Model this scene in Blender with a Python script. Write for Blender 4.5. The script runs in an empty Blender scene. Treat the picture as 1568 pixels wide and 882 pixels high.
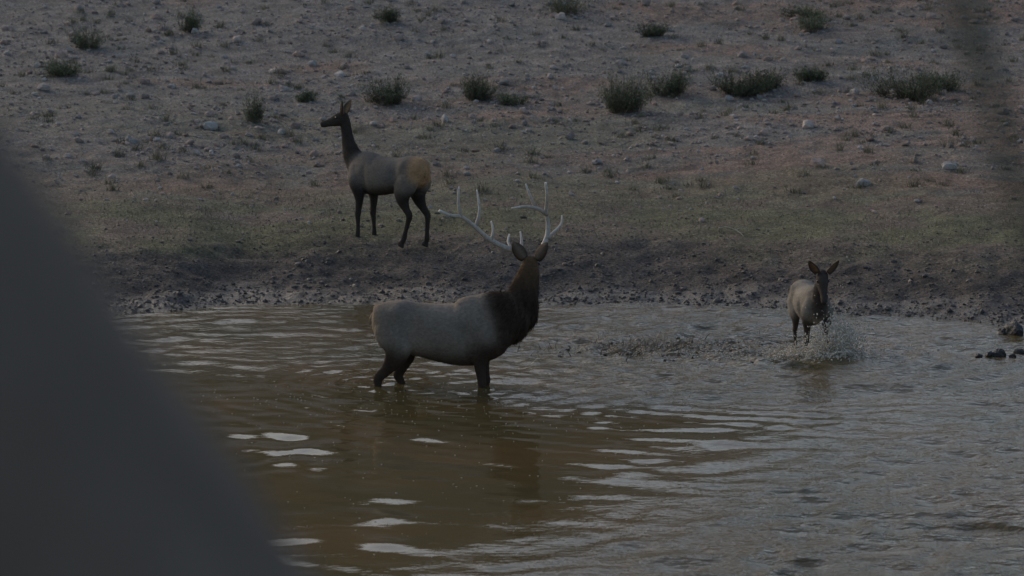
import bpy, bmesh, math
import numpy as np
from mathutils import Vector, Matrix, kdtree

rng = np.random.default_rng(7)
scene = bpy.context.scene

# ------------------------------------------------------------------ helpers
_tabs = {}
def vn(x, y, seed=0):
    if seed not in _tabs:
        _tabs[seed] = np.random.default_rng(1000+seed).uniform(-1, 1, (256, 256))
    T = _tabs[seed]
    x = np.asarray(x, float); y = np.asarray(y, float)
    xi = np.floor(x).astype(int); yi = np.floor(y).astype(int)
    xf = x-xi; yf = y-yi
    sx = xf*xf*(3-2*xf); sy = yf*yf*(3-2*yf)
    a = T[xi & 255, yi & 255]; b = T[(xi+1) & 255, yi & 255]
    c = T[xi & 255, (yi+1) & 255]; d = T[(xi+1) & 255, (yi+1) & 255]
    return (a*(1-sx)+b*sx)*(1-sy)+(c*(1-sx)+d*sx)*sy
def fbm(x, y, o=4, seed=0):
    s = 0; a = 1; t = 0
    for i in range(o):
        s = s+a*vn(x*2**i+17.3*i, y*2**i-9.1*i, seed+i); t += a; a *= .5
    return s/t
def sstep(a, b, x):
    t = np.clip((x-a)/(b-a), 0, 1); return t*t*(3-2*t)
def mix(a, b, t): return a*(1-t)+b*t

def mesh_np(name, V, F, mat=None, col=None, smooth=True, parent=None):
    V = np.asarray(V, np.float32); F = np.asarray(F, np.int32)
    me = bpy.data.meshes.new(name)
    n, k = F.shape
    me.vertices.add(len(V)); me.vertices.foreach_set('co', V.ravel())
    me.loops.add(n*k); me.loops.foreach_set('vertex_index', F.ravel())
    me.polygons.add(n); me.polygons.foreach_set('loop_start', np.arange(0, n*k, k, dtype=np.int32))
    me.polygons.foreach_set('use_smooth', np.full(n, smooth, dtype=bool))
    me.update(calc_edges=True); me.validate()
    if col is not None:
        ca = me.color_attributes.new(name='Col', type='FLOAT_COLOR', domain='POINT')
        c = np.ones((len(V), 4), np.float32); col = np.asarray(col); c[:, :col.shape[1]] = col
        ca.data.foreach_set('color', c.ravel())
    if mat: me.materials.append(mat)
    ob = bpy.data.objects.new(name, me); scene.collection.objects.link(ob)
    if parent: ob.parent = parent
    return ob

def new_mat(name):
    m = bpy.data.materials.new(name); m.use_nodes = True
    nt = m.node_tree; b = nt.nodes['Principled BSDF']
    return m, nt, b
def attr_mat(name, rough=.9, nscale=30, namt=.35, bump=.3, bdist=.01, bscale=60, spec=.3, coord='Object', stretch=None):
    m, nt, b = new_mat(name)
    N = nt.nodes; L = nt.links
    at = N.new('ShaderNodeAttribute'); at.attribute_name = 'Col'
    tc = N.new('ShaderNodeTexCoord')
    vec = tc.outputs[coord]
    if stretch:
        mp = N.new('ShaderNodeMapping'); mp.inputs['Scale'].default_value = stretch
        L.new(vec, mp.inputs[0]); vec = mp.outputs[0]
    no = N.new('ShaderNodeTexNoise'); no.inputs['Scale'].default_value = nscale; no.inputs['Detail'].default_value = 6
    L.new(vec, no.inputs['Vector'])
    mr = N.new('ShaderNodeMapRange'); mr.inputs[1].default_value = .25; mr.inputs[2].default_value = .75
    mr.inputs[3].default_value = 1-namt; mr.inputs[4].default_value = 1+namt
    L.new(no.outputs['Fac'], mr.inputs[0])
    mx = N.new('ShaderNodeVectorMath'); mx.operation = 'SCALE'
    L.new(at.outputs['Color'], mx.inputs[0]); L.new(mr.outputs[0], mx.inputs['Scale'])
    L.new(mx.outputs[0], b.inputs['Base Color'])
    b.inputs['Roughness'].default_value = rough
    b.inputs['Specular IOR Level'].default_value = spec
    if bump > 0:
        n2 = N.new('ShaderNodeTexNoise'); n2.inputs['Scale'].default_value = bscale; n2.inputs['Detail'].default_value = 5
        L.new(vec, n2.inputs['Vector'])
        bp = N.new('ShaderNodeBump'); bp.inputs['Strength'].default_value = bump; bp.inputs['Distance'].default_value = bdist
        L.new(n2.outputs['Fac'], bp.inputs['Height']); L.new(bp.outputs[0], b.inputs['Normal'])
    return m

# ------------------------------------------------------------------ terrain
shx = np.array([-300, -30, -12, -7.5, -5.2, -4.3, -2, 0, 2.2, 3.5, 4.5, 6, 7.6, 12, 30, 300.])
shy = np.array([38, 38, 40.6, 42.0, 42.6, 43.8, 44.1, 43.9, 44.1, 43.7, 42.8, 42.4, 41.5, 40, 38, 38.])
def shore(x):
    return np.interp(x, shx, shy)+.34*fbm(x*.9, x*0+3, 4, 11)
pY = np.array([-400, -60, -5, 0, 5, 10, 18, 22, 24.5, 37.5, 42.6, 44, 45.2, 47, 50, 55, 60, 65, 72, 80, 100, 130, 170, 250, 420, 900.])
pZ = np.array([14, 5, 4.1, 4.0, 3.3, 2.2, .7, -.05, -.4, -.42, -.1, 0, .2, .62, 1.0, 1.5, 2.05, 2.7, 3.8, 5.2, 10, 22, 38, 56, 60, 60.])
def terrain_h(x, y):
    x = np.asarray(x, float); y = np.asarray(y, float)
    sh = shore(x)
    d = y-sh
    w = sstep(26, 34, y)*(1-sstep(52, 66, y))
    yy = y+(44-sh)*w
    z = np.interp(yy, pY, pZ)
    side = sstep(14, 24, np.abs(x))*(y > 5)*(1-sstep(60, 70, y))
    z = np.where(side > 0, np.maximum(z, mix(z, 1.2+0*z, side)), z)
    far = sstep(75, 150, y)
    z = z*(1-far*.42*sstep(-5, 28, x))
    z = z+far*6*fbm(x/55, y/55, 4, 40)
    near = 1-sstep(80, 110, y)
    land = sstep(-.3, 1.5, d)
    z = z+near*land*(.10*fbm(x*.35, y*.35, 3, 21)+.035*fbm(x*1.6, y*1.6, 3, 25))
    mud = sstep(-.9, .2, d)*(1-sstep(2.2, 4.2, d))
    z = z+mud*.05*fbm(x*3.2, y*3.2, 4, 31)+mud*.03*np.abs(vn(x*7, y*7, 36))
    z = z+near*sstep(5, 9, d)*.04*fbm(x*4, y*4, 3, 33)
    return z

def graded(segs, lo, hi):
    a = []
    for s, e, st in segs: a += list(np.arange(s, e, st))
    a.append(segs[-1][1])
    a = np.array(a)
    left = []; v = a[0]; k = segs[0][2]
    while v > lo: k *= 1.25; v -= k; left.append(v)
    right = []; v = a[-1]; k = segs[-1][2]
    while v < hi: k *= 1.2; v += k; right.append(v)
    return np.concatenate([left[::-1], a, right])
def grid_faces(nx, ny):
    i = np.arange(nx-1)[None, :]; j = np.arange(ny-1)[:, None]
    a = (j*nx+i)
    return np.stack([a, a+1, a+nx+1, a+nx], -1).reshape(-1, 4)

gx = graded([(-13, 13, .075)], -900, 900)
gy = graded([(-6, 38, .5), (38, 41, .12), (41, 49, .065), (49, 58, .1), (58, 76, .16)], -400, 900)
X, Y = np.meshgrid(gx, gy)
Z = terrain_h(X, Y)
D = Y-shore(X)
def C(r, g, b): return np.array([r, g, b])
def lay(base, c, m): return base*(1-m[..., None])+c*m[..., None]
col = np.ones(X.shape+(3,))*C(.185, .148, .118)
n1 = fbm(X*.25, Y*.5, 4, 50); n2 = fbm(X*.8, Y*1.4, 4, 55); n3 = fbm(X*.15, Y*.3, 3, 60)
n4 = fbm(X*2.2, Y*3.2, 4, 65)
col = lay(col, C(.215, .195, .175), sstep(8, 13, D+2*n1))
col = lay(col, C(.245, .155, .112), .55*sstep(-.05, .45, n1+.04*X)*sstep(5, 8, D))
col = lay(col, C(.155, .162, .150), .6*sstep(0, .4, n2)*sstep(3, 6, D))
gm = sstep(1.9, 3.6, D+1.0*n2)*(1-sstep(5.0, 9.0, D+2.2*n1))
col = lay(col, C(.128, .132, .068), .75*gm*sstep(-.5, .3, n2+.5*n4))
col = lay(col, C(.135, .135, .085), .45*sstep(.0, .4, n3+.3*n4)*sstep(5, 7, D)*(1-sstep(14, 20, D)))
mm = 1-sstep(1.6, 4.0, D+1.1*n2)
col = lay(col, C(.094, .080, .070), mm)
col = lay(col, C(.064, .057, .050), 1-sstep(0, .6, D+.4*n2))
col = col*(1+.34*n4[..., None])
farm = sstep(85, 120, Y)
hv = sstep(-.1, .15, fbm(X/7, Y/7, 4, 70))
farc = lay(np.ones(X.shape+(3,))*C(.17, .115, .058), C(.055, .05, .022), hv)
col = col*(1-farm[..., None])+farc*farm[..., None]
nearb = 1-sstep(22, 27, Y)
col = lay(col, C(.16, .13, .09), nearb)
wet = 1-sstep(.1, 1.4, D+.6*n2); wet = wet*(1-nearb)
V = np.stack([X, Y, Z], -1).reshape(-1, 3)

def ground_material():
    m, nt, b = new_mat('soil_and_mud'); N = nt.nodes; L = nt.links
    at = N.new('ShaderNodeAttribute'); at.attribute_name = 'Col'
    tc = N.new('ShaderNodeTexCoord')
    sc = at.outputs['Color']
    for scale, lo, amt in ((3, .3, .25), (20, .32, .45), (50, .32, .5)):
        no = N.new('ShaderNodeTexNoise'); no.inputs['Scale'].default_value = scale; no.inputs['Detail'].default_value = 4
        L.new(tc.outputs['Object'], no.inputs['Vector'])
        mr = N.new('ShaderNodeMapRange'); mr.inputs[1].default_value = lo; mr.inputs[2].default_value = 1-lo
        mr.inputs[3].default_value = 1-amt; mr.inputs[4].default_value = 1+amt
        L.new(no.outputs['Fac'], mr.inputs[0])
        mx = N.new('ShaderNodeVectorMath'); mx.operation = 'SCALE'
        L.new(sc, mx.inputs[0]); L.new(mr.outputs[0], mx.inputs['Scale']); sc = mx.outputs[0]
    vo = N.new('ShaderNodeTexVoronoi'); vo.inputs['Scale'].default_value = 13
    L.new(tc.outputs['Object'], vo.inputs['Vector'])
    lt = N.new('ShaderNodeMapRange'); lt.inputs[1].default_value = .12; lt.inputs[2].default_value = .3
    lt.inputs[3].default_value = 1; lt.inputs[4].default_value = 0
    L.new(vo.outputs['Distance'], lt.inputs[0])
    ad = N.new('ShaderNodeMath'); ad.operation = 'MULTIPLY_ADD'; ad.inputs[1].default_value = .6; ad.inputs[2].default_value = .95
    L.new(lt.outputs[0], ad.inputs[0])
    mx = N.new('ShaderNodeVectorMath'); mx.operation = 'SCALE'
    L.new(sc, mx.inputs[0]); L.new(ad.outputs[0], mx.inputs['Scale']); sc = mx.outputs[0]
    L.new(sc, b.inputs['Base Color'])
    ro = N.new('ShaderNodeMapRange'); ro.inputs[3].default_value = .95; ro.inputs[4].default_value = .36
    L.new(at.outputs['Alpha'], ro.inputs[0]); L.new(ro.outputs[0], b.inputs['Roughness'])
    b.inputs['Specular IOR Level'].default_value = .35
    n2 = N.new('ShaderNodeTexNoise'); n2.inputs['Scale'].default_value = 14; n2.inputs['Detail'].default_value = 8
    n2.inputs['Roughness'].default_value = .7
    L.new(tc.outputs['Object'], n2.inputs['Vector'])
    bp = N.new('ShaderNodeBump'); bp.inputs['Strength'].default_value = .9; bp.inputs['Distance'].default_value = .06
    L.new(n2.outputs['Fac'], bp.inputs['Height']); L.new(bp.outputs[0], b.inputs['Normal'])
    return m
cola = np.concatenate([col, wet[..., None]], -1).reshape(-1, 4)
mesh_np('ground', V, grid_faces(len(gx), len(gy)), ground_material(), cola)

# ------------------------------------------------------------------ water
wx = graded([(-9, 9.5, .045)], -34, 34)
wy = graded([(23, 45, .045)], 12, 54)
X, Y = np.meshgrid(wx, wy)
wn = fbm(X*.35, Y*.25, 3, 80)
chop = sstep(-1.0, 4.2, X-(Y-27)*.35+1.6*wn)*.85
chop = np.maximum(chop, 1.0*np.exp(-(((X-3.2)/3.8)**2+((Y-39.3)/3.0)**2)))
chop = np.maximum(chop, .30*sstep(35.5, 39, Y+.8*wn))
chop = np.maximum(chop, .7*sstep(33.0, 35.5, Y+wn)*sstep(-1, 1.5, X))
chop = chop*(1-.7*np.exp(-(((X-1.6)/2.8)**2+((Y-32.8)/1.4)**2)))
h = np.zeros_like(X)
r2 = np.random.default_rng(3)
wxp = X+.5*fbm(X*.7, Y*.5, 3, 90); wyp = Y+.45*fbm(X*.7, Y*.5, 3, 95)
gate = .25+1.2*sstep(-.1, .5, fbm(X*.75, Y*.5, 3, 130))
for i in range(30):
    lam = r2.uniform(.5, 1.3); th = r2.normal(math.pi/2, .6); k = 2*math.pi/lam
    h += gate*.0165*lam/30**.5*np.sin(k*(wxp*math.cos(th)+wyp*math.sin(th))+r2.uniform(0, 6.28))*(.3+.7*vn(X*.9+i*3, Y*.6, 100+i % 5))
for i in range(44):
    lam = r2.uniform(.2, .75); th = r2.normal(math.pi/2+.1, .6); k = 2*math.pi/lam
    h += (.05+chop)*.060*lam/44**.5*np.sin(k*(wxp*math.cos(th)+wyp*math.sin(th))+r2.uniform(0, 6.28))*(.5+.7*vn(X*1.1+i*5, Y*.9, 106+i % 5))
for cx, cy, A, lam, R in ((-.35, 35.75, .009, .30, 1.3), (-1.2, 36, .006, .26, 1.0), (-1.6, 36.2, .006, .28, 1.0), (4.05, 38.6, .030, .42, 3.0), (2.2, 39.1, .018, .36, 2.0)):
    r = np.hypot(X-cx, Y-cy)
    h += A*np.sin(2*math.pi*r/lam)*np.exp(-r/R)*sstep(0, .2, r)*(.7+.5*vn(X*2, Y*2, 120))
V = np.stack([X, Y, h], -1).reshape(-1, 3)
def water_material():
    m, nt, b = new_mat('muddy_water'); N = nt.nodes; L = nt.links
    at = N.new('ShaderNodeAttribute'); at.attribute_name = 'Col'
    tc = N.new('ShaderNodeTexCoord')
    no = N.new('ShaderNodeTexNoise'); no.inputs['Scale'].default_value = .5; no.inputs['Detail'].default_value = 5
    L.new(tc.outputs['Object'], no.inputs['Vector'])
    cr = N.new('ShaderNodeValToRGB')
    cr.color_ramp.elements[0].position = .35; cr.color_ramp.elements[0].color = (.085, .070, .032, 1)
    cr.color_ramp.elements[1].position = .7; cr.color_ramp.elements[1].color = (.132, .088, .038, 1)
    L.new(no.outputs['Fac'], cr.inputs[0]); L.new(cr.outputs[0], b.inputs['Base Color'])
    b.inputs['IOR'].default_value = 1.33; b.inputs['Roughness'].default_value = .04
    mp = N.new('ShaderNodeMapping'); mp.inputs['Scale'].default_value = (1, 1.5, 1)
    L.new(tc.outputs['Object'], mp.inputs[0])
    n1 = N.new('ShaderNodeTexNoise'); n1.inputs['Scale'].default_value = 8; n1.inputs['Detail'].default_value = 3
    L.new(mp.outputs[0], n1.inputs['Vector'])
    ml = N.new('ShaderNodeMath'); ml.operation = 'MULTIPLY_ADD'; ml.inputs[1].default_value = .95; ml.inputs[2].default_value = .04
    L.new(at.outputs['Alpha'], ml.inputs[0])
    bp = N.new('ShaderNodeBump'); bp.inputs['Distance'].default_value = .032
    L.new(ml.outputs[0], bp.inputs['Strength'])
    L.new(n1.outputs['Fac'], bp.inputs['Height']); L.new(bp.outputs[0], b.inputs['Normal'])
    return m
wc = np.concatenate([np.ones((len(V), 3)), chop.reshape(-1, 1)], 1)
mesh_np('water', V, grid_faces(len(wx), len(wy)), water_material(), wc)

# ------------------------------------------------------------------ scattered lumps
def ico(sub):
    bm = bmesh.new(); bmesh.ops.create_icosphere(bm, subdivisions=sub, radius=1)
    v = np.array([p.co[:] for p in bm.verts]); f = np.array([[q.index for q in p.verts] for p in bm.faces]); bm.free()
    return v, f
def scatter(name, P, S, Cc, sub, mat, squash=(.45, .8), sink=.25, smooth=False, rough=.22, lump=0):
    v0, f0 = ico(sub); nv = len(v0); n = len(P)
    out = np.empty((n, nv, 3))
    R = np.random.default_rng(len(P)+sub)
    var = []
    for q in range(12):
        vv = v0*(1+rough*R.standard_normal((nv, 1)))
        if lump: vv = vv*(1+lump*fbm(v0[:, 0]*1.3+q*9+v0[:, 2], v0[:, 1]*1.3-v0[:, 2]*.7, 3, 160))[:, None]
        var.append(vv)
    for i in range(n):
        a = R.uniform(0, 6.28); c, s = math.cos(a), math.sin(a)
        v = var[i % 12]*np.array([1, R.uniform(.55, 1), R.uniform(*squash)])
        t = R.uniform(-.4, .4); v = v@np.array([[1, 0, 0], [0, math.cos(t), -math.sin(t)], [0, math.sin(t), math.cos(t)]])
        v = v@np.array([[c, -s, 0], [s, c, 0], [0, 0, 1]])
        out[i] = v*S[i]+P[i]+np.array([0, 0, S[i]*sink])
    F = (f0[None]+np.arange(n)[:, None, None]*nv).reshape(-1, 3)
    return mesh_np(name, out.reshape(-1, 3), F, mat, np.repeat(Cc, nv, 0), smooth)
rock_mat = attr_mat('weathered_rock', .9, 18, .3, .5, .01, 40)
def rock_field(n, x0, x1, y0, y1, smin, smax, power, seed, dens):
    R = np.random.default_rng(seed)
    x = R.uniform(x0, x1, n); y = R.uniform(y0, y1, n)
    keep = R.uniform(0, 1, n) < dens(x, y)
    x, y = x[keep], y[keep]; n = len(x)
    s = smin*(1-R.uniform(0, 1, n)*(1-(smin/smax)**power))**(-1/power)
    P = np.stack([x, y, terrain_h(x, y)], 1)
    t = R.uniform(0, 1, (n, 1)); b = R.uniform(.6, 1.5, (n, 1))
    c = (np.array([.31, .295, .28])*(1-t)+np.array([.335, .24, .195])*t)*b
    return P, s, c
def dens(x, y):
    d = y-shore(x)
    return np.clip(sstep(4, 15, d+3*fbm(x*.25, y*.25, 2, 140)-.3*x)+.06, 0, 1)*(.35+.65*sstep(-.3, .4, fbm(x*.5, y*.5, 3, 145)))
P, s, c = rock_field(26000, -13, 14, 47, 77, .015, .06, 1.6, 1, dens)
scatter('gravel', P, s, c, 1, rock_mat)
P, s, c = rock_field(1500, -13, 14, 50, 78, .05, .16, 2.2, 2, dens)
scatter('rocks', P, s, c, 2, rock_mat, rough=.06, lump=.5)

mud_mat = attr_mat('wet_mud', .6, 20, .4, .7, .02, 30, spec=.4)
R = np.random.default_rng(5)
n = 6500; x = R.uniform(-11, 11, n); d = R.exponential(1.5, n)-.15; keep = d < 5; x, d = x[keep], d[keep]
y = shore(x)+d; n = len(x)
P = np.stack([x, y, terrain_h(x, y)], 1); s = R.uniform(.010, .030, n)*(1+1.2*(R.uniform(0, 1, n) > .95))
scatter('mud_clods', P, s, np.array([.090, .078, .069])*R.uniform(.5, 1.5, (n, 1)), 1, mud_mat, rough=.18, sink=.05)
n = 260; x = 2.15+R.normal(0, .62, n); y = 39.2+R.normal(0, .42, n)+.12*(x-2.1)
P = np.stack([x, y, np.full(n, -.012)], 1)
scatter('mud_bar', P, R.uniform(.015, .050, n), np.array([.13, .108, .09])*R.uniform(.4, 1.7, (n, 1)), 2, mud_mat, squash=(.25, .6), rough=.09)
P = np.array([[6.98, 40.5, .0], [6.85, 40.55, .0], [6.3, 38.45, 0.], [6.45, 38.5, 0.], [6.16, 38.4, 0], [6.75, 38.7, 0], [6.6, 38.35, 0]])
scatter('shore_boulders', P, np.array([.19, .12, .07, .09, .05, .07, .05]), np.tile([[.045, .042, .042]], (7, 1)), 3, mud_mat, squash=(.6, .8), rough=.02, lump=.5)

# ------------------------------------------------------------------ blades: grass, weeds
leaf_mat = attr_mat('dry_grass', .85, 12, .25, 0, .001, 10)
def blades(name, x, y, hgt, wid, cc, lean=.5, zoff=None, seed=0):
    R = np.random.default_rng(seed); n = len(x)
    z = terrain_h(x, y) if zoff is None else zoff
    a = R.uniform(0, 6.28, n); b = R.uniform(0, 6.28, n); l = R.uniform(.1, lean, n)*hgt
    p = np.stack([x, y, z-.005], 1); w = np.stack([np.cos(a), np.sin(a), a*0], 1)*wid[:, None]*.5
    tip = p+np.stack([np.cos(b)*l, np.sin(b)*l, hgt], 1)
    V = np.stack([p-w, p+w, tip], 1).reshape(-1, 3)
    return mesh_np(name, V, np.arange(3*n).reshape(-1, 3), leaf_mat, np.repeat(cc, 3, 0), False)
n = 110000; x = R.uniform(-12, 12, n); y = R.uniform(45, 66, n); d = y-shore(x)
g = sstep(1.9, 3.6, d+1.0*fbm(x*.8, y*1.4, 4, 55))*(1-.90*sstep(5, 9, d))*sstep(-.6, .3, fbm(x*1.5, y*1.5, 3, 150))
k = R.uniform(0, 1, n) < g; x, y = x[k], y[k]; n = len(x)
cx = x+R.normal(0, .02, n)
t = R.uniform(0, 1, (n, 1))
cc = (np.array([.115, .125, .062])*(1-t)+np.array([.20, .18, .115])*t)*R.uniform(.6, 1.3, (n, 1))
blades('grass', cx, y, R.uniform(.02, .065, n), R.uniform(.006, .014, n), cc, 1.2, None, 8)
T = 420; tx = R.uniform(-11, 12, T); ty = R.uniform(50, 76, T); m = 45
x = np.repeat(tx, m)+R.normal(0, .06, T*m); y = np.repeat(ty, m)+R.normal(0, .06, T*m)
sz = np.repeat(R.uniform(.4, 1.4, T), m)
t = np.repeat(R.uniform(0, 1, (T, 1)), m, 0)
cc = (np.array([.115, .12, .07])*(1-t)+np.array([.25, .22, .15])*t)*R.uniform(.6, 1.3, (T*m, 1))
blades('dry_grass_tufts', x, y, R.uniform(.06, .17, T*m)*sz, np.full(T*m, .012), cc, 1.0, None, 9)
n = 700; x = 2.1+R.normal(0, .8, n); y = 39.2+R.normal(0, .45, n)
cc = np.array([.32, .275, .21])*R.uniform(.3, 1.5, (n, 1))
blades('water_weeds', x, y, R.uniform(.03, .13, n), R.uniform(.008, .02, n), cc, 2.2, np.zeros(n), 10)

# ------------------------------------------------------------------ bushes
bush_mat = attr_mat('sagebrush', .85, 10, .3, 0, .001, 10)
def bush(x, y, hgt, wid, dark, seed, nst=130, name='sagebrush'):
    R = np.random.default_rng(seed); V = []; Cc = []
    z = float(terrain_h(x, y)); base = np.array([x, y, z])
    lf = np.array([.145, .158, .098])*dark; br = np.array([.17, .145, .11])*dark
    lobes = [(R.normal(0, wid*.25), R.normal(0, wid*.22), R.uniform(.65, 1.1)) for _ in range(6)]
    for i in range(nst):
        lx, ly, lh = lobes[i % 6]
        a = R.uniform(0, 6.28); rad = wid*.5*R.uniform(.05, 1)**.7*.8
        H = hgt*lh*R.uniform(.45, 1.15)*(1-.4*(rad/(wid*.5))**2)
        tip = base+np.array([lx+math.cos(a)*rad, ly+math.sin(a)*rad, H])
        p0 = base+np.array([lx*.55+R.normal(0, .05), ly*.55+R.normal(0, .05), -.02])
        ctrl = p0*.5+tip*.5+np.array([0, 0, -.12*H])+R.normal(0, .04, 3)
        ts = np.linspace(0, 1, 6); cur = [(1-t)**2*p0+2*t*(1-t)*ctrl+t*t*tip for t in ts]
        side = np.array([math.cos(a+1.57), math.sin(a+1.57), 0])
        for j in range(5):
            w = .006*(1-ts[j])+.002
            q0, q1 = cur[j], cur[j+1]
            V += [q0-side*w, q0+side*w, q1]; Cc += [br*.8]*3
        sh = R.uniform(.55, 1.45)
        for j in range(24):
            t = R.uniform(.15, 1.0); q = (1-t)**2*p0+2*t*(1-t)*ctrl+t*t*tip+R.normal(0, .02, 3)
            dd = R.normal(0, 1, 3); dd[2] = abs(dd[2])+.6; dd /= np.linalg.norm(dd)
            L = R.uniform(.025, .065); s2 = np.cross(dd, R.normal(0, 1, 3)); s2 /= np.linalg.norm(s2)
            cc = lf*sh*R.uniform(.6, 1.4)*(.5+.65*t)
            V += [q-s2*.006, q+s2*.008, q+dd*L]; Cc += [cc]*3
    V = np.array(V)
    return mesh_np(name, V, np.arange(len(V)).reshape(-1, 3), bush_mat, np.array(Cc), False)
BL = [(-2.45, 60, .66, 1.0, .85), (-.75, 60.4, .60, .7, 1.0), (2.15, 59, .84, 1.05, 1.05), (3.25, 60.7, .66, .7, 1.0),
      (4.7, 60.5, .55, 1.25, .75), (8.0, 59.6, .68, 1.45, .85), (-5.05, 57.3, .62, .32, 1.0), (-.05, 59.8, .26, .45, 1.1),
      (-9.6, 62.5, .3, .9, 1.), (5.3, 61.2, .45, .8, .8), (8.9, 61, .4, .8, .9), (-4.2, 60.3, .25, .4, 1.), (6.2, 62, .3, .5, .9)]
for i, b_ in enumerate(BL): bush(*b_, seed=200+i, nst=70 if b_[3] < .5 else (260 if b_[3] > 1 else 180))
R = np.random.default_rng(77)
for i in range(18):
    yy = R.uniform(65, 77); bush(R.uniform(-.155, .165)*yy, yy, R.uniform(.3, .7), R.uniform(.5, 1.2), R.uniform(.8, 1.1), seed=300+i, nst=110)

# ------------------------------------------------------------------ tubes
def catmull(P, n):
    P = np.asarray(P, float); Q = np.vstack([2*P[0]-P[1], P, 2*P[-1]-P[-2]]); out = []
    for i in range(1, len(Q)-2):
        for t in np.arange(n)/n:
            a, b, c, d = Q[i-1], Q[i], Q[i+1], Q[i+2]
            out.append(.5*((2*b)+(-a+c)*t+(2*a-5*b+4*c-d)*t*t+(-a+3*b-3*c+d)*t**3))
    out.append(P[-1]); return np.array(out)
def tube(st, sub=5, seg=20, ref=(0, 1, 0)):
    S = catmull(st, sub); c = S[:, :3]
    T = np.gradient(c, axis=0); T /= np.linalg.norm(T, axis=1)[:, None]+1e-9
    ref = np.array(ref, float)
    side = ref-(T@ref)[:, None]*T; side /= np.linalg.norm(side, axis=1)[:, None]+1e-9
    up = np.cross(T, side)
    th = np.arange(seg)/seg*2*math.pi
    rw = np.maximum(S[:, 3], .001); rh = np.maximum(S[:, 4], .001)
    V = c[:, None]+side[:, None]*(rw[:, None]*np.cos(th))[..., None]+up[:, None]*(rh[:, None]*np.sin(th))[..., None]
    n = len(S); V = V.reshape(-1, 3); F = []
    for i in range(n-1):
        for j in range(seg):
            a = i*seg+j; b = i*seg+(j+1) % seg
            F += [(a, b, b+seg), (a, b+seg, a+seg)]
    V = np.vstack([V, c[:1], c[-1:]]); m = n*seg
    for j in range(seg):
        F += [(m, (j+1) % seg, j), (m+1, (n-1)*seg+j, (n-1)*seg+(j+1) % seg)]
    at = np.repeat(S[:, 5:], seg, 0); at = np.vstack([at, S[:1, 5:], S[-1:, 5:]])
    return V, np.array(F), at
def merge(parts):
    Vs, Fs, As = [], [], []; o = 0
    for v, f, a in parts: Vs.append(v); Fs.append(f+o); As.append(a); o += len(v)
    return np.vstack(Vs), np.vstack(Fs), np.vstack(As)

fur_mat = attr_mat('elk_coat', .95, 26, .22, .35, .01, 90, spec=.15, stretch=(1, 1, 1.6))
horn_mat = attr_mat('antler', .6, 30, .25, .3, .004, 60)
eye_m, _, eb = new_mat('eye'); eb.inputs['Base Color'].default_value = (.01, .008, .006, 1); eb.inputs['Roughness'].default_value = .1

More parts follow.
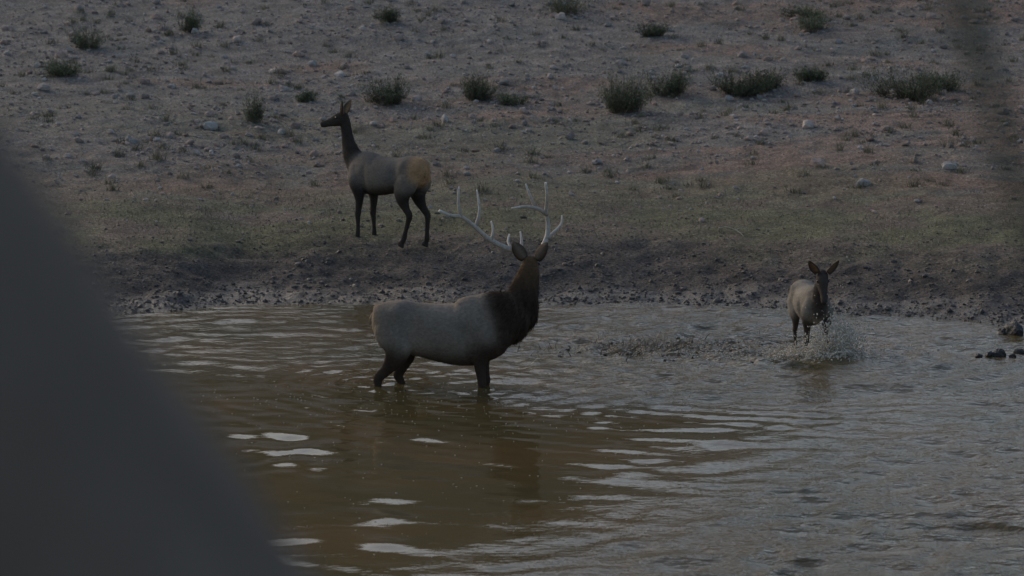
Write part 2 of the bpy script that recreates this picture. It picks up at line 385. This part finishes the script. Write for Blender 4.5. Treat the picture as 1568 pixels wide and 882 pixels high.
def elk(name, H, loc, yaw, cols, neck, poll, hyaw, hpitch, hs, legdx, depth=1.0, colfn=None, vox=.012, lift=None, tail=1.0, earL=.165, mane=0, hump=0, furk=.65):
    body, dark, rump = [list(c) for c in cols]
    F0 = .014
    def st(x, y, z, rw, rh, c, fur=F0): return [x*H, y*H, z*H, rw*H, rh*H]+list(c)+[fur]
    parts = []
    tr = [(-.560, .77, .05, .05), (-.535, .775, .12, .10), (-.47, .785, .162, .148), (-.36, .775, .188, .170), (-.20, .748, .190, .175), (-.03, .725, .204, .190),
          (.13, .715, .225, .190), (.27, .735+hump*.5, .238+hump*.5, .168), (.39, .75, .205, .140), (.48, .76, .15, .11), (.53, .77, .07, .06)]
    L = []
    for i, (x, z, rh, rw) in enumerate(tr):
        c = rump if i < 2 else (list((np.array(rump)+np.array(body))/2) if i == 2 else body)
        top = z+rh; rh2 = rh*(1+(depth-1)*(1 if 2 < i < 9 else .4)); z2 = top-rh2
        L.append(st(x, 0, z2, rw, rh2, c))
    parts.append(tube(L, 4, 28))
    fl = [(.37, .84, .050, .09, .080, body), (.37, .70, .068, .105, .105, body), (.33, .57, .058, .082, .108, dark), (.318, .46, .040, .052, .10, dark), (.33, .36, .031, .038, .096, dark), (.338, .305, .033, .038, .095, dark),
          (.337, .27, .027, .031, .095, dark), (.333, .17, .019, .024, .093, dark), (.335, .085, .025, .029, .092, dark), (.347, .045, .021, .026, .092, dark), (.362, .022, .028, .038, .092, dark), (.368, .0, .03, .044, .092, dark)]
    hl = [(-.37, .83, .07, .12, .07, body), (-.385, .71, .086, .150, .098, body), (-.345, .59, .070, .125, .11, body), (-.365, .49, .048, .082, .107, dark), (-.425, .40, .032, .048, .10, dark), (-.482, .335, .029, .042, .096, dark),
          (-.480, .28, .024, .032, .095, dark), (-.465, .17, .020, .026, .095, dark), (-.457, .085, .026, .031, .095, dark), (-.442, .045, .022, .028, .095, dark), (-.428, .022, .029, .040, .095, dark), (-.42, .0, .031, .046, .095, dark)]
    k = 0
    for legs in (fl, hl):
        for sgn in (1, -1):
            dx = legdx[k]; up = 0 if lift is None else lift[k]
            L = []
            for (x, z, rw, rh, yo, c) in legs:
                t = max(0, (.62-z)/.62); bend = math.sin(math.pi*min(1, t*1.1))*up*.8
                xx = x+dx*t+bend; zz = z+up*t**1.2*.8
                L.append(st(xx, sgn*yo, zz, rw, rh, c, F0*.5 if z < .5 else F0))
            parts.append(tube(L, 5, 16)); k += 1
    parts.append(tube([st(*q[:5], q[5], q[6]) for q in neck], 5, 22))
    parts.append(tube([st(-.48, 0, .86, .028, .028, rump), st(-.54, 0, .845, .026, .024, rump), st(-.572, 0, .80, .02, .018, rump), st(-.578, 0, .80-.05*tail, .008, .008, rump)], 4, 12))
    hd = [(-.05, -.01, .03, .035), (-.01, -.01, .055, .070), (.05, -.020, .060, .082), (.11, -.036, .052, .073), (.17, -.050, .039, .055), (.23, -.060, .034, .045), (.27, -.066, .035, .042), (.30, -.070, .030, .034), (.312, -.072, .012, .018)]
    hv, hf, ha = tube([st(x, 0, z, rw, rh, dark if i < 6 else [.02, .018, .016], .006) for i, (x, z, rw, rh) in enumerate(hd)], 5, 20)
    M = Matrix.Translation(Vector(poll)*H) @ Matrix.Rotation(hyaw, 4, 'Z') @ Matrix.Rotation(-hpitch, 4, 'Y') @ Matrix.Scale(hs, 4)
    Mn = np.array(M)
    def xf(v): return v@Mn[:3, :3].T+Mn[:3, 3]
    parts.append((xf(hv), hf, ha))
    V, F, A = merge(parts)
    src = mesh_np('tmp', V, F)
    md = src.modifiers.new('r', 'REMESH'); md.mode = 'VOXEL'; md.voxel_size = vox
    sm = src.modifiers.new('s', 'SMOOTH'); sm.factor = .5; sm.iterations = 8
    dg = bpy.context.evaluated_depsgraph_get(); ev = src.evaluated_get(dg)
    me = bpy.data.meshes.new_from_object(ev)
    bpy.data.objects.remove(src)
    nv = len(me.vertices); co = np.empty(nv*3, np.float32); me.vertices.foreach_get('co', co); co = co.reshape(-1, 3)
    no = np.empty(nv*3, np.float32); me.vertices.foreach_get('normal', no); no = no.reshape(-1, 3)
    rel = .010*H*fbm(co[:, 0]*4.5/H+co[:, 1]*2, co[:, 2]*4.5/H-co[:, 1]*2, 3, 175)*sstep(.5, .62, co[:, 2]/H)*(1-sstep(1.0, 1.1, co[:, 2]/H))
    def dent(x, z, sx, sz, a): return a*H*np.exp(-((co[:, 0]/H-x)/sx)**2-((co[:, 2]/H-z)/sz)**2)
    rel = rel-dent(-.24, .78, .07, .11, .030)-dent(.20, .68, .045, .14, .022)+dent(-.36, .88, .05, .04, .016)+dent(.34, .66, .07, .09, .014)
    if mane: rel = rel+mane*H*fbm(co[:, 0]*16/H+co[:, 1]*9, co[:, 2]*5/H, 3, 177)*sstep(.42, .55, co[:, 0]/H)*(1-sstep(1.05, 1.15, co[:, 2]/H))
    co = (co+no*rel[:, None]).astype(np.float32); me.vertices.foreach_set('co', co.ravel()); me.update()
    kd = kdtree.KDTree(len(V))
    for i, v in enumerate(V): kd.insert(v, i)
    kd.balance()
    at = np.empty((nv, 4))
    for i in range(nv):
        w = 0; a = 0
        for (_, j, dd) in kd.find_n(co[i], 10):
            q = 1/(dd*dd+1e-4); w += q; a = a+A[j]*q
        at[i] = a/w
    if colfn is not None: at = colfn(co/H, no, at)
    mot = 1+.30*fbm(co[:, 0]*5/H, co[:, 2]*5/H+co[:, 1]*3, 4, 170)
    at[:, :3] *= mot[:, None]
    par = bpy.data.objects.new(name, None); scene.collection.objects.link(par)
    me.polygons.foreach_set('use_smooth', np.ones(len(me.polygons), bool))
    ca = me.color_attributes.new(name='Col', type='FLOAT_COLOR', domain='POINT')
    c4 = np.ones((nv, 4), np.float32); c4[:, :3] = at[:, :3]; ca.data.foreach_set('color', c4.ravel())
    me.materials.clear(); me.materials.append(fur_mat); me.name = 'body'
    ob = bpy.data.objects.new('body', me); scene.collection.objects.link(ob); ob.parent = par
    R = np.random.default_rng(11); idx = R.integers(0, nv, 34000)
    p = co[idx]+R.normal(0, vox*.3, (len(idx), 3)); nn = no[idx]; a = at[idx]
    flow = np.array([-.55, 0, -.75]); dr = nn*.45+flow; dr = dr-(np.sum(dr*nn, 1)-.25)[:, None]*nn*.75+R.normal(0, .15, nn.shape)
    dr /= np.linalg.norm(dr, axis=1)[:, None]
    ln = np.where(a[:, 3] < .02, a[:, 3]*furk, a[:, 3])*R.uniform(.8, 2.0, len(idx)); sd = np.cross(dr, nn); sd /= np.linalg.norm(sd, axis=1)[:, None]+1e-6
    wd = .0035+ln*.03
    p = p-nn*.002
    HV = np.stack([p-sd*wd[:, None], p+sd*wd[:, None], p+dr*ln[:, None]], 1).reshape(-1, 3)
    hcx = a[:, :3]*R.uniform(.85, 1.2, (len(idx), 1))
    mesh_np('fur', HV, np.arange(len(HV)).reshape(-1, 3), fur_mat, np.repeat(hcx, 3, 0), False, par)
    EV, EF, EC = [], [], []; o = 0
    for sgn in (1, -1):
        d0 = np.array([-.30, sgn*.62, .80]); d0 /= np.linalg.norm(d0)
        face = np.array([.75, sgn*.45, .1]); face -= face@d0*d0; face /= np.linalg.norm(face); s_ = np.cross(d0, face)
        b0 = np.array([.0, sgn*.040, .035]); nu, nvv = 10, 7
        for u in np.linspace(0, 1, nu):
            w = .050*math.sin(math.pi*min(1, (u*.84+.16)))**.75
            for q in np.linspace(-1, 1, nvv):
                pt = b0+d0*earL*u+s_*w*q+face*(q*q*.030*(1-u*.6))
                EV.append(pt*H); inner = 1-abs(q)
                EC.append(list(np.array(dark)*(1-.75*inner)+np.array(rump)*.8*inner*.75))
        for i in range(nu-1):
            for j in range(nvv-1):
                a_ = o+i*nvv+j; EF.append((a_, a_+1, a_+nvv+1, a_+nvv))
        o = len(EV)
    eo = mesh_np('ears', xf(np.array(EV)), EF, fur_mat, np.array(EC), True, par)
    so = eo.modifiers.new('t', 'SOLIDIFY'); so.thickness = .010
    v0, f0 = ico(2); pts = []
    for sgn in (1, -1): pts.append(v0*.014+np.array([.085, sgn*.053, .002]))
    mesh_np('eyes', xf(np.vstack(pts)*H), np.vstack([f0, f0+len(v0)]), eye_m, None, True, par)
    par.location = loc; par.rotation_euler = (0, 0, yaw)
    return par

grey = (.190, .168, .145); dk = (.052, .043, .037); rp = (.46, .285, .155)
cd = (.060, .050, .043)
def cow_col(p, n, a):
    ru = sstep(.42, .53, -p[:, 0]+.22*(p[:, 2]-.8)+.03*fbm(p[:, 0]*12, p[:, 2]*12, 2, 182))*sstep(.60, .74, p[:, 2])
    a[:, :3] = a[:, :3]*(1-ru[:, None])+np.array(rp)*ru[:, None]
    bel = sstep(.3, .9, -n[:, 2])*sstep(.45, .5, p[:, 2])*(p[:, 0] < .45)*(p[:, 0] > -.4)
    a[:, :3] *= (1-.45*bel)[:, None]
    ck = sstep(.40, .58, p[:, 0]+.20*(p[:, 2]-.8))
    a[:, :3] = a[:, :3]*(1-ck[:, None])+np.array(cd)*ck[:, None]
    th = 1-sstep(.5, .66, p[:, 2])
    a[:, :3] = a[:, :3]*(1-.55*th[:, None])+np.array(dk)*.55*th[:, None]
    return a
cowneck = [(.27, 0, .80, .11, .165, grey, .015), (.42, 0, .82, .105, .16, grey, .018), (.52, .01, .92, .080, .115, cd, .02), (.565, .015, 1.04, .062, .082, cd, .02),
           (.59, .02, 1.16, .053, .068, cd, .018), (.605, .025, 1.27, .050, .060, cd, .014), (.615, .03, 1.33, .045, .05, cd, .01)]
cz = float(terrain_h(-2.0, 47.0))
elk('elk_cow', 1.5, (-2.0, 47.0, cz-.01), math.radians(138), (grey, dk, (.46, .285, .155)), cowneck, (.61, .035, 1.335), math.radians(26), math.radians(-6), .90,
    (.03, -.05, .14, -.04), .96, cow_col, tail=1.6, earL=.195, furk=.5)

bb = (.262, .220, .178); bd = (.066, .046, .034); brp = (.29, .225, .165)
def bull_col(p, n, a):
    ru = sstep(.49, .56, -p[:, 0]+.05*(p[:, 2]-.8))*sstep(.66, .74, p[:, 2])
    a[:, :3] = a[:, :3]*(1-ru[:, None])+np.array(brp)*ru[:, None]
    bel = 1-sstep(.44, .62, p[:, 2]+.05*fbm(p[:, 0]*6, p[:, 2]*6, 2, 180))
    a[:, :3] = a[:, :3]*(1-.8*bel[:, None])+np.array(bd)*.8*bel[:, None]
    ck = sstep(.26, .62, p[:, 0]+.16*fbm(p[:, 0]*6, p[:, 2]*6, 3, 185))
    a[:, :3] = a[:, :3]*(1-ck[:, None])+np.array(bd)*ck[:, None]
    up = sstep(1.0, 1.2, p[:, 2]); a[:, :3] = a[:, :3]*(1-.5*up[:, None])+np.array((.19, .115, .06))*.5*up[:, None]
    return a
bullneck = [(.18, 0, .78, .13, .20, bb, .015), (.36, 0, .785, .145, .235, bb, .02), (.50, .005, .83, .140, .225, bd, .05), (.605, .03, .91, .115, .180, bd, .06),
            (.652, .06, 1.03, .085, .125, bd, .05), (.678, .09, 1.15, .070, .090, bd, .03), (.69, .11, 1.235, .058, .066, bd, .02)]
BY = 36.0
bull = elk('bull_elk', 1.55, (-.86, BY, -.42), math.radians(-6), (bb, bd, brp), bullneck, (.69, .12, 1.25), math.radians(86), math.radians(-12), 1.0,
    (.0, -.02, .24, -.05), 1.13, bull_col, tail=1.0, earL=.165, mane=.03, hump=.03)
def wp(px, py, dy=0):   # survey sheet units -> metres (125 units per metre)
    return ((px-784)/125., BY+.2+dy, (590-py)/124.)
def at_(pts, r0, r1):
    n = len(pts); L = []; r0 = r0*1.3+.002; r1 = r1*1.5+.002
    for i, p in enumerate(pts):
        r = r0+(r1-r0)*i/(n-1); L.append([*p, r, r, .50, .46, .41, 0])
        if i == n-1: L[-1][5:8] = [.7, .67, .62]
        if i == 0: L[-1][5:8] = [.32, .26, .21]
    return tube(L, 6, 10, (.3, .9, .2))
A = []
A.append(at_([wp(803, 398), wp(795, 386, -.02), wp(770, 377, -.1), wp(745, 361, -.22), wp(722, 339, -.34), wp(706, 327, -.42), wp(690, 324, -.5), wp(673, 316, -.56)], .030, .010))
A.append(at_([wp(798, 388), wp(799, 372, .1), wp(797, 357, .17)], .017, .005))
A.append(at_([wp(785, 384, -.03), wp(778, 372, .1), wp(780, 362, .2)], .016, .005))
A.append(at_([wp(752, 366, -.2), wp(755, 352, -.12), wp(752, 338, -.06)], .016, .005))
A.append(at_([wp(728, 345, -.3), wp(734, 320, -.24), wp(730, 288, -.2)], .018, .005))
A.append(at_([wp(706, 328, -.42), wp(702, 306, -.42), wp(703, 281, -.44)], .018, .005))
A.append(at_([wp(823, 398), wp(828, 386, .03), wp(838, 366, .12), wp(840, 345, .15), wp(837, 326, .1), wp(838, 302, .0), wp(836, 279, -.05)], .030, .009))
A.append(at_([wp(825, 390), wp(834, 380, .2), wp(836, 366, .3)], .017, .005))
A.append(at_([wp(838, 368, .1), wp(850, 358, .22), wp(861, 347, .3), wp(862, 334, .33)], .018, .005))
A.append(at_([wp(838, 330, .12), wp(824, 320, .0), wp(806, 315, -.12), wp(783, 317, -.2)], .022, .006))
A.append(at_([wp(820, 318, .0), wp(812, 300, -.02), wp(805, 281, -.02)], .018, .005))
V, F, a = merge(A)
an = mesh_np('antlers', V, F, horn_mat, a[:, :3])
bpy.context.view_layer.update()
an.parent = bull; an.matrix_parent_inverse = bull.matrix_world.inverted()

cb = (.28, .25, .21); cdk = (.075, .062, .054)
def calf_col(p, n, a):
    ck = sstep(.42, .54, p[:, 0]); a[:, :3] = a[:, :3]*(1-ck[:, None])+np.array(cdk)*ck[:, None]
    return a
calfneck = [(.27, 0, .80, .10, .15, cb, .015), (.42, 0, .80, .10, .14, cdk, .02), (.51, 0, .88, .085, .110, cdk, .02), (.56, 0, .99, .072, .085, cdk, .02), (.585, 0, 1.08, .064, .070, cdk, .015), (.60, 0, 1.13, .055, .058, cdk, .01)]
elk('elk_calf', 1.14, (4.00, 39.1, -.20), math.radians(-83), (cb, cdk, rp), calfneck, (.605, 0, 1.135), math.radians(-4), math.radians(-48), 1.15,
    (.22, -.12, -.22, .10), 1.0, calf_col, vox=.010, lift=(.14, 0, 0, .08), earL=.18, furk=.5)

# ------------------------------------------------------------------ splash and foam
sp_m, nt, b = new_mat('spray'); b.inputs['Base Color'].default_value = (.66, .60, .50, 1); b.inputs['Roughness'].default_value = .2
R = np.random.default_rng(21)
v0, f0 = ico(1); Vs = []; Fs = []; o = 0
def drop(p, s, st=(1, 1, 1)):
    global o
    Vs.append(v0*s*np.array(st)+p); Fs.append(f0+o); o += len(v0)
for cx, cy, amt, hh in ((4.0, 38.35, 700, .34), (4.2, 38.4, 1200, .44), (4.42, 38.7, 900, .50), (3.75, 38.5, 400, .22)):
    for i in range(amt):
        a = R.uniform(0, 6.28); r = abs(R.normal(0, .18)); z = R.exponential(hh*.40)*math.exp(-r*1.2)
        drop(np.array([cx+math.cos(a)*r, cy+math.sin(a)*r, z]), R.uniform(.003, .011)*(1.3 if z < .08 else 1), (1, 1, R.uniform(.8, 2.2)))
for i in range(1500):
    x = 3.5+R.normal(0, .95); y = 38.75+R.normal(0, .38)
    drop(np.array([x, y, R.exponential(.018)]), R.uniform(.004, .012), (R.uniform(1, 2.2), 1, .7))
for i in range(80):
    a = R.uniform(-.6, 1.2); p = np.array([4.2+R.normal(0, .16), 38.5+R.normal(0, .2), 0]); vx = math.cos(a)*R.uniform(.2, 1.1); vz = R.uniform(1.0, 3.2)
    for t in np.linspace(0, vz/9.8*1.5, 16):
        drop(p+np.array([vx*t, R.normal(0, .01), max(0, vz*t-4.9*t*t)]), R.uniform(.004, .011), (1, 1, 1.8))
mesh_np('water_splash', np.vstack(Vs), np.vstack(Fs), sp_m, None, True)
Vs = []; Fs = []; o = 0
for i in range(1000):
    if i < 400: x = R.uniform(-4, 6); y = R.uniform(26, 35)
    elif i < 700: x = R.normal(-.5, 1.6); y = R.normal(35.2, 1.0)
    else: x = R.normal(3, 1.6); y = R.normal(38.7, .9)
    drop(np.array([x, y, .006]), R.uniform(.003, .008), (R.uniform(1, 2.0), 1, .5))
mesh_np('foam_bubbles', np.vstack(Vs), np.vstack(Fs), sp_m, None, True)

# ------------------------------------------------------------------ sticks
bark_mat = attr_mat('dead_wood', .85, 20, .3, .5, .01, 60)
def stick(pts, r, c):
    L = [[*p, r*(1-.6*i/(len(pts)-1)), r*(1-.6*i/(len(pts)-1)), *c, 0] for i, p in enumerate(pts)]
    return tube(L, 5, 8, (.2, .3, .9))
def gz(x, y, o=0): return (x, y, float(terrain_h(x, y))+o)
S = [stick([gz(3.35, 47.4, .04), gz(3.5, 47.3, .07), gz(3.65, 47.15, .04), gz(3.72, 46.9, .02)], .011, (.34, .32, .28)),
     stick([gz(3.6, 47.2, .05), gz(3.72, 47.25, .08), gz(3.8, 47.3, .07)], .007, (.34, .32, .28))]
v, f, a = merge(S); mesh_np('dead_branch', v, f, bark_mat, a[:, :3])
S = []
for i in range(22):
    x = 2.1+R.normal(0, .7); y = 39.2+R.normal(0, .35); t = R.uniform(0, 3.14); L = R.uniform(.1, .35)
    S.append(stick([(x, y, -.01), (x+L*.5*math.cos(t), y+L*.5*math.sin(t), R.uniform(.02, .08)), (x+L*math.cos(t), y+L*math.sin(t), R.uniform(-.01, .09))], .008, (.16, .13, .10)))
v, f, a = merge(S); mesh_np('floating_twigs', v, f, bark_mat, a[:, :3])

# ------------------------------------------------------------------ leaning tree standing in for an unidentified dark shape, and sapling, beside the viewpoint
trunk_mat = attr_mat('bark', .95, 8, .15, .7, .02, 25, stretch=(1, 1, .4))
bk = (.182, .145, .115)
def tb(pts, ref=(0, 1, 0), seg=28):
    return tube([[x, y, z, r, r*.95, *bk, 0] for x, y, z, r in pts], 8, seg, ref)
ax = []
for t in np.linspace(-.9, 2.6, 11):
    lean = .62-.03*t
    ax.append((-.425-math.sin(lean)*t+.012*math.sin(t*3), 2.05+.12*t, 5.29+math.cos(lean)*t, .215-.022*t))
tp = [(.62, 1.95, 3.7, .36), (.42, 1.95, 3.98, .29), (.2, 1.93, 4.35, .245)]+ax
parts = [tb(tp)]
tx, ty, tz, tr_ = ax[-1]
for dx, dy, dz in ((-.9, .5, 1.2), (-1.3, -.3, .6), (.1, .3, 1.5), (-.7, -.9, 1.0)):
    parts.append(tb([(tx+.15, ty, tz-.2, .12), (tx+dx*.4, ty+dy*.4, tz+dz*.4, .08), (tx+dx, ty+dy, tz+dz, .03), (tx+dx*1.5, ty+dy*1.6, tz+dz*1.3, .008)], (.3, .9, .1), 12))
v, f, a = merge(parts)
rr = fbm(v[:, 0]*9+v[:, 1]*7, v[:, 2]*5, 3, 190); v = v+.006*rr[:, None]
tree = bpy.data.objects.new('stand_in_tree', None); scene.collection.objects.link(tree)
mesh_np('trunk', v, f, trunk_mat, a[:, :3], True, tree)
V = []; Cc = []
for i in range(2600):
    b0 = np.array([tx-.9, ty+.2, tz+1.3])+R.normal(0, 1, 3)*np.array([.7, .6, .45])
    if b0[2] < tz+.4: continue
    d = R.normal(0, 1, 3); d /= np.linalg.norm(d); s = np.cross(d, R.normal(0, 1, 3)); s /= np.linalg.norm(s)
    V += [b0-s*.018, b0+s*.018, b0+d*.07]; Cc += [np.array([.05, .06, .03])*R.uniform(.6, 1.5)]*3
mesh_np('foliage', np.array(V), np.arange(len(V)).reshape(-1, 3), bush_mat, np.array(Cc), False, tree)

sg = (.08, .09, .07)
def sb(pts): return tube([[x, y, z, r*.9, r*.9, *sg, 0] for x, y, z, r in pts], 6, 8, (0, 1, 0))
S = [sb([(.70, 2.0, 3.9, .016), (.60, 2.0, 4.7, .012), (.45, 2.0, 5.25, .009), (.385, 2.0, 5.42, .008), (.352, 2.0, 5.50, .008), (.330, 2.0, 5.57, .009), (.312, 2.0, 5.64, .008), (.30, 2.0, 5.72, .006), (.295, 2, 5.85, .003)]),
     sb([(.325, 2.0, 5.58, .005), (.312, 2.01, 5.61, .004), (.292, 2.02, 5.65, .003), (.285, 2.0, 5.70, .002)])]
v, f, a = merge(S); sap = bpy.data.objects.new('sapling', None); scene.collection.objects.link(sap)
mesh_np('stem', v, f, trunk_mat, a[:, :3], True, sap)

# ------------------------------------------------------------------ light
world = bpy.data.worlds.new('World'); scene.world = world; world.use_nodes = True
nt = world.node_tree; bg = nt.nodes['Background']
sky = nt.nodes.new('ShaderNodeTexSky'); sky.sky_type = 'NISHITA'; sky.sun_disc = False
EL, AZ = math.radians(22), math.radians(-42)
sky.sun_elevation = EL; sky.sun_rotation = AZ; sky.air_density = 1.0; sky.dust_density = 3.0; sky.ozone_density = .8
nt.links.new(sky.outputs[0], bg.inputs['Color']); bg.inputs['Strength'].default_value = .128
sd = bpy.data.lights.new('sun', 'SUN'); sd.energy = .55; sd.angle = math.radians(20); sd.color = (1, .92, .82)
so = bpy.data.objects.new('sun', sd); scene.collection.objects.link(so)
dirv = Vector((math.sin(AZ)*math.cos(EL), math.cos(AZ)*math.cos(EL), math.sin(EL)))
so.rotation_euler = dirv.to_track_quat('Z', 'Y').to_euler(); so.location = (0, 0, 30)

cam = bpy.data.cameras.new('camera'); co_ = bpy.data.objects.new('camera', cam); scene.collection.objects.link(co_)
co_.location = (0, 0, 5.7); co_.rotation_euler = (math.radians(90-7.1), 0, 0)
cam.sensor_width = 36; cam.lens = 4500/1568*36; cam.clip_start = .05; cam.clip_end = 3000
cam.dof.use_dof = True; cam.dof.focus_distance = 39; cam.dof.aperture_fstop = 2.8
scene.camera = co_
scene.view_settings.view_transform = 'Standard'; scene.view_settings.look = 'None'; scene.view_settings.exposure = 0
print('done')
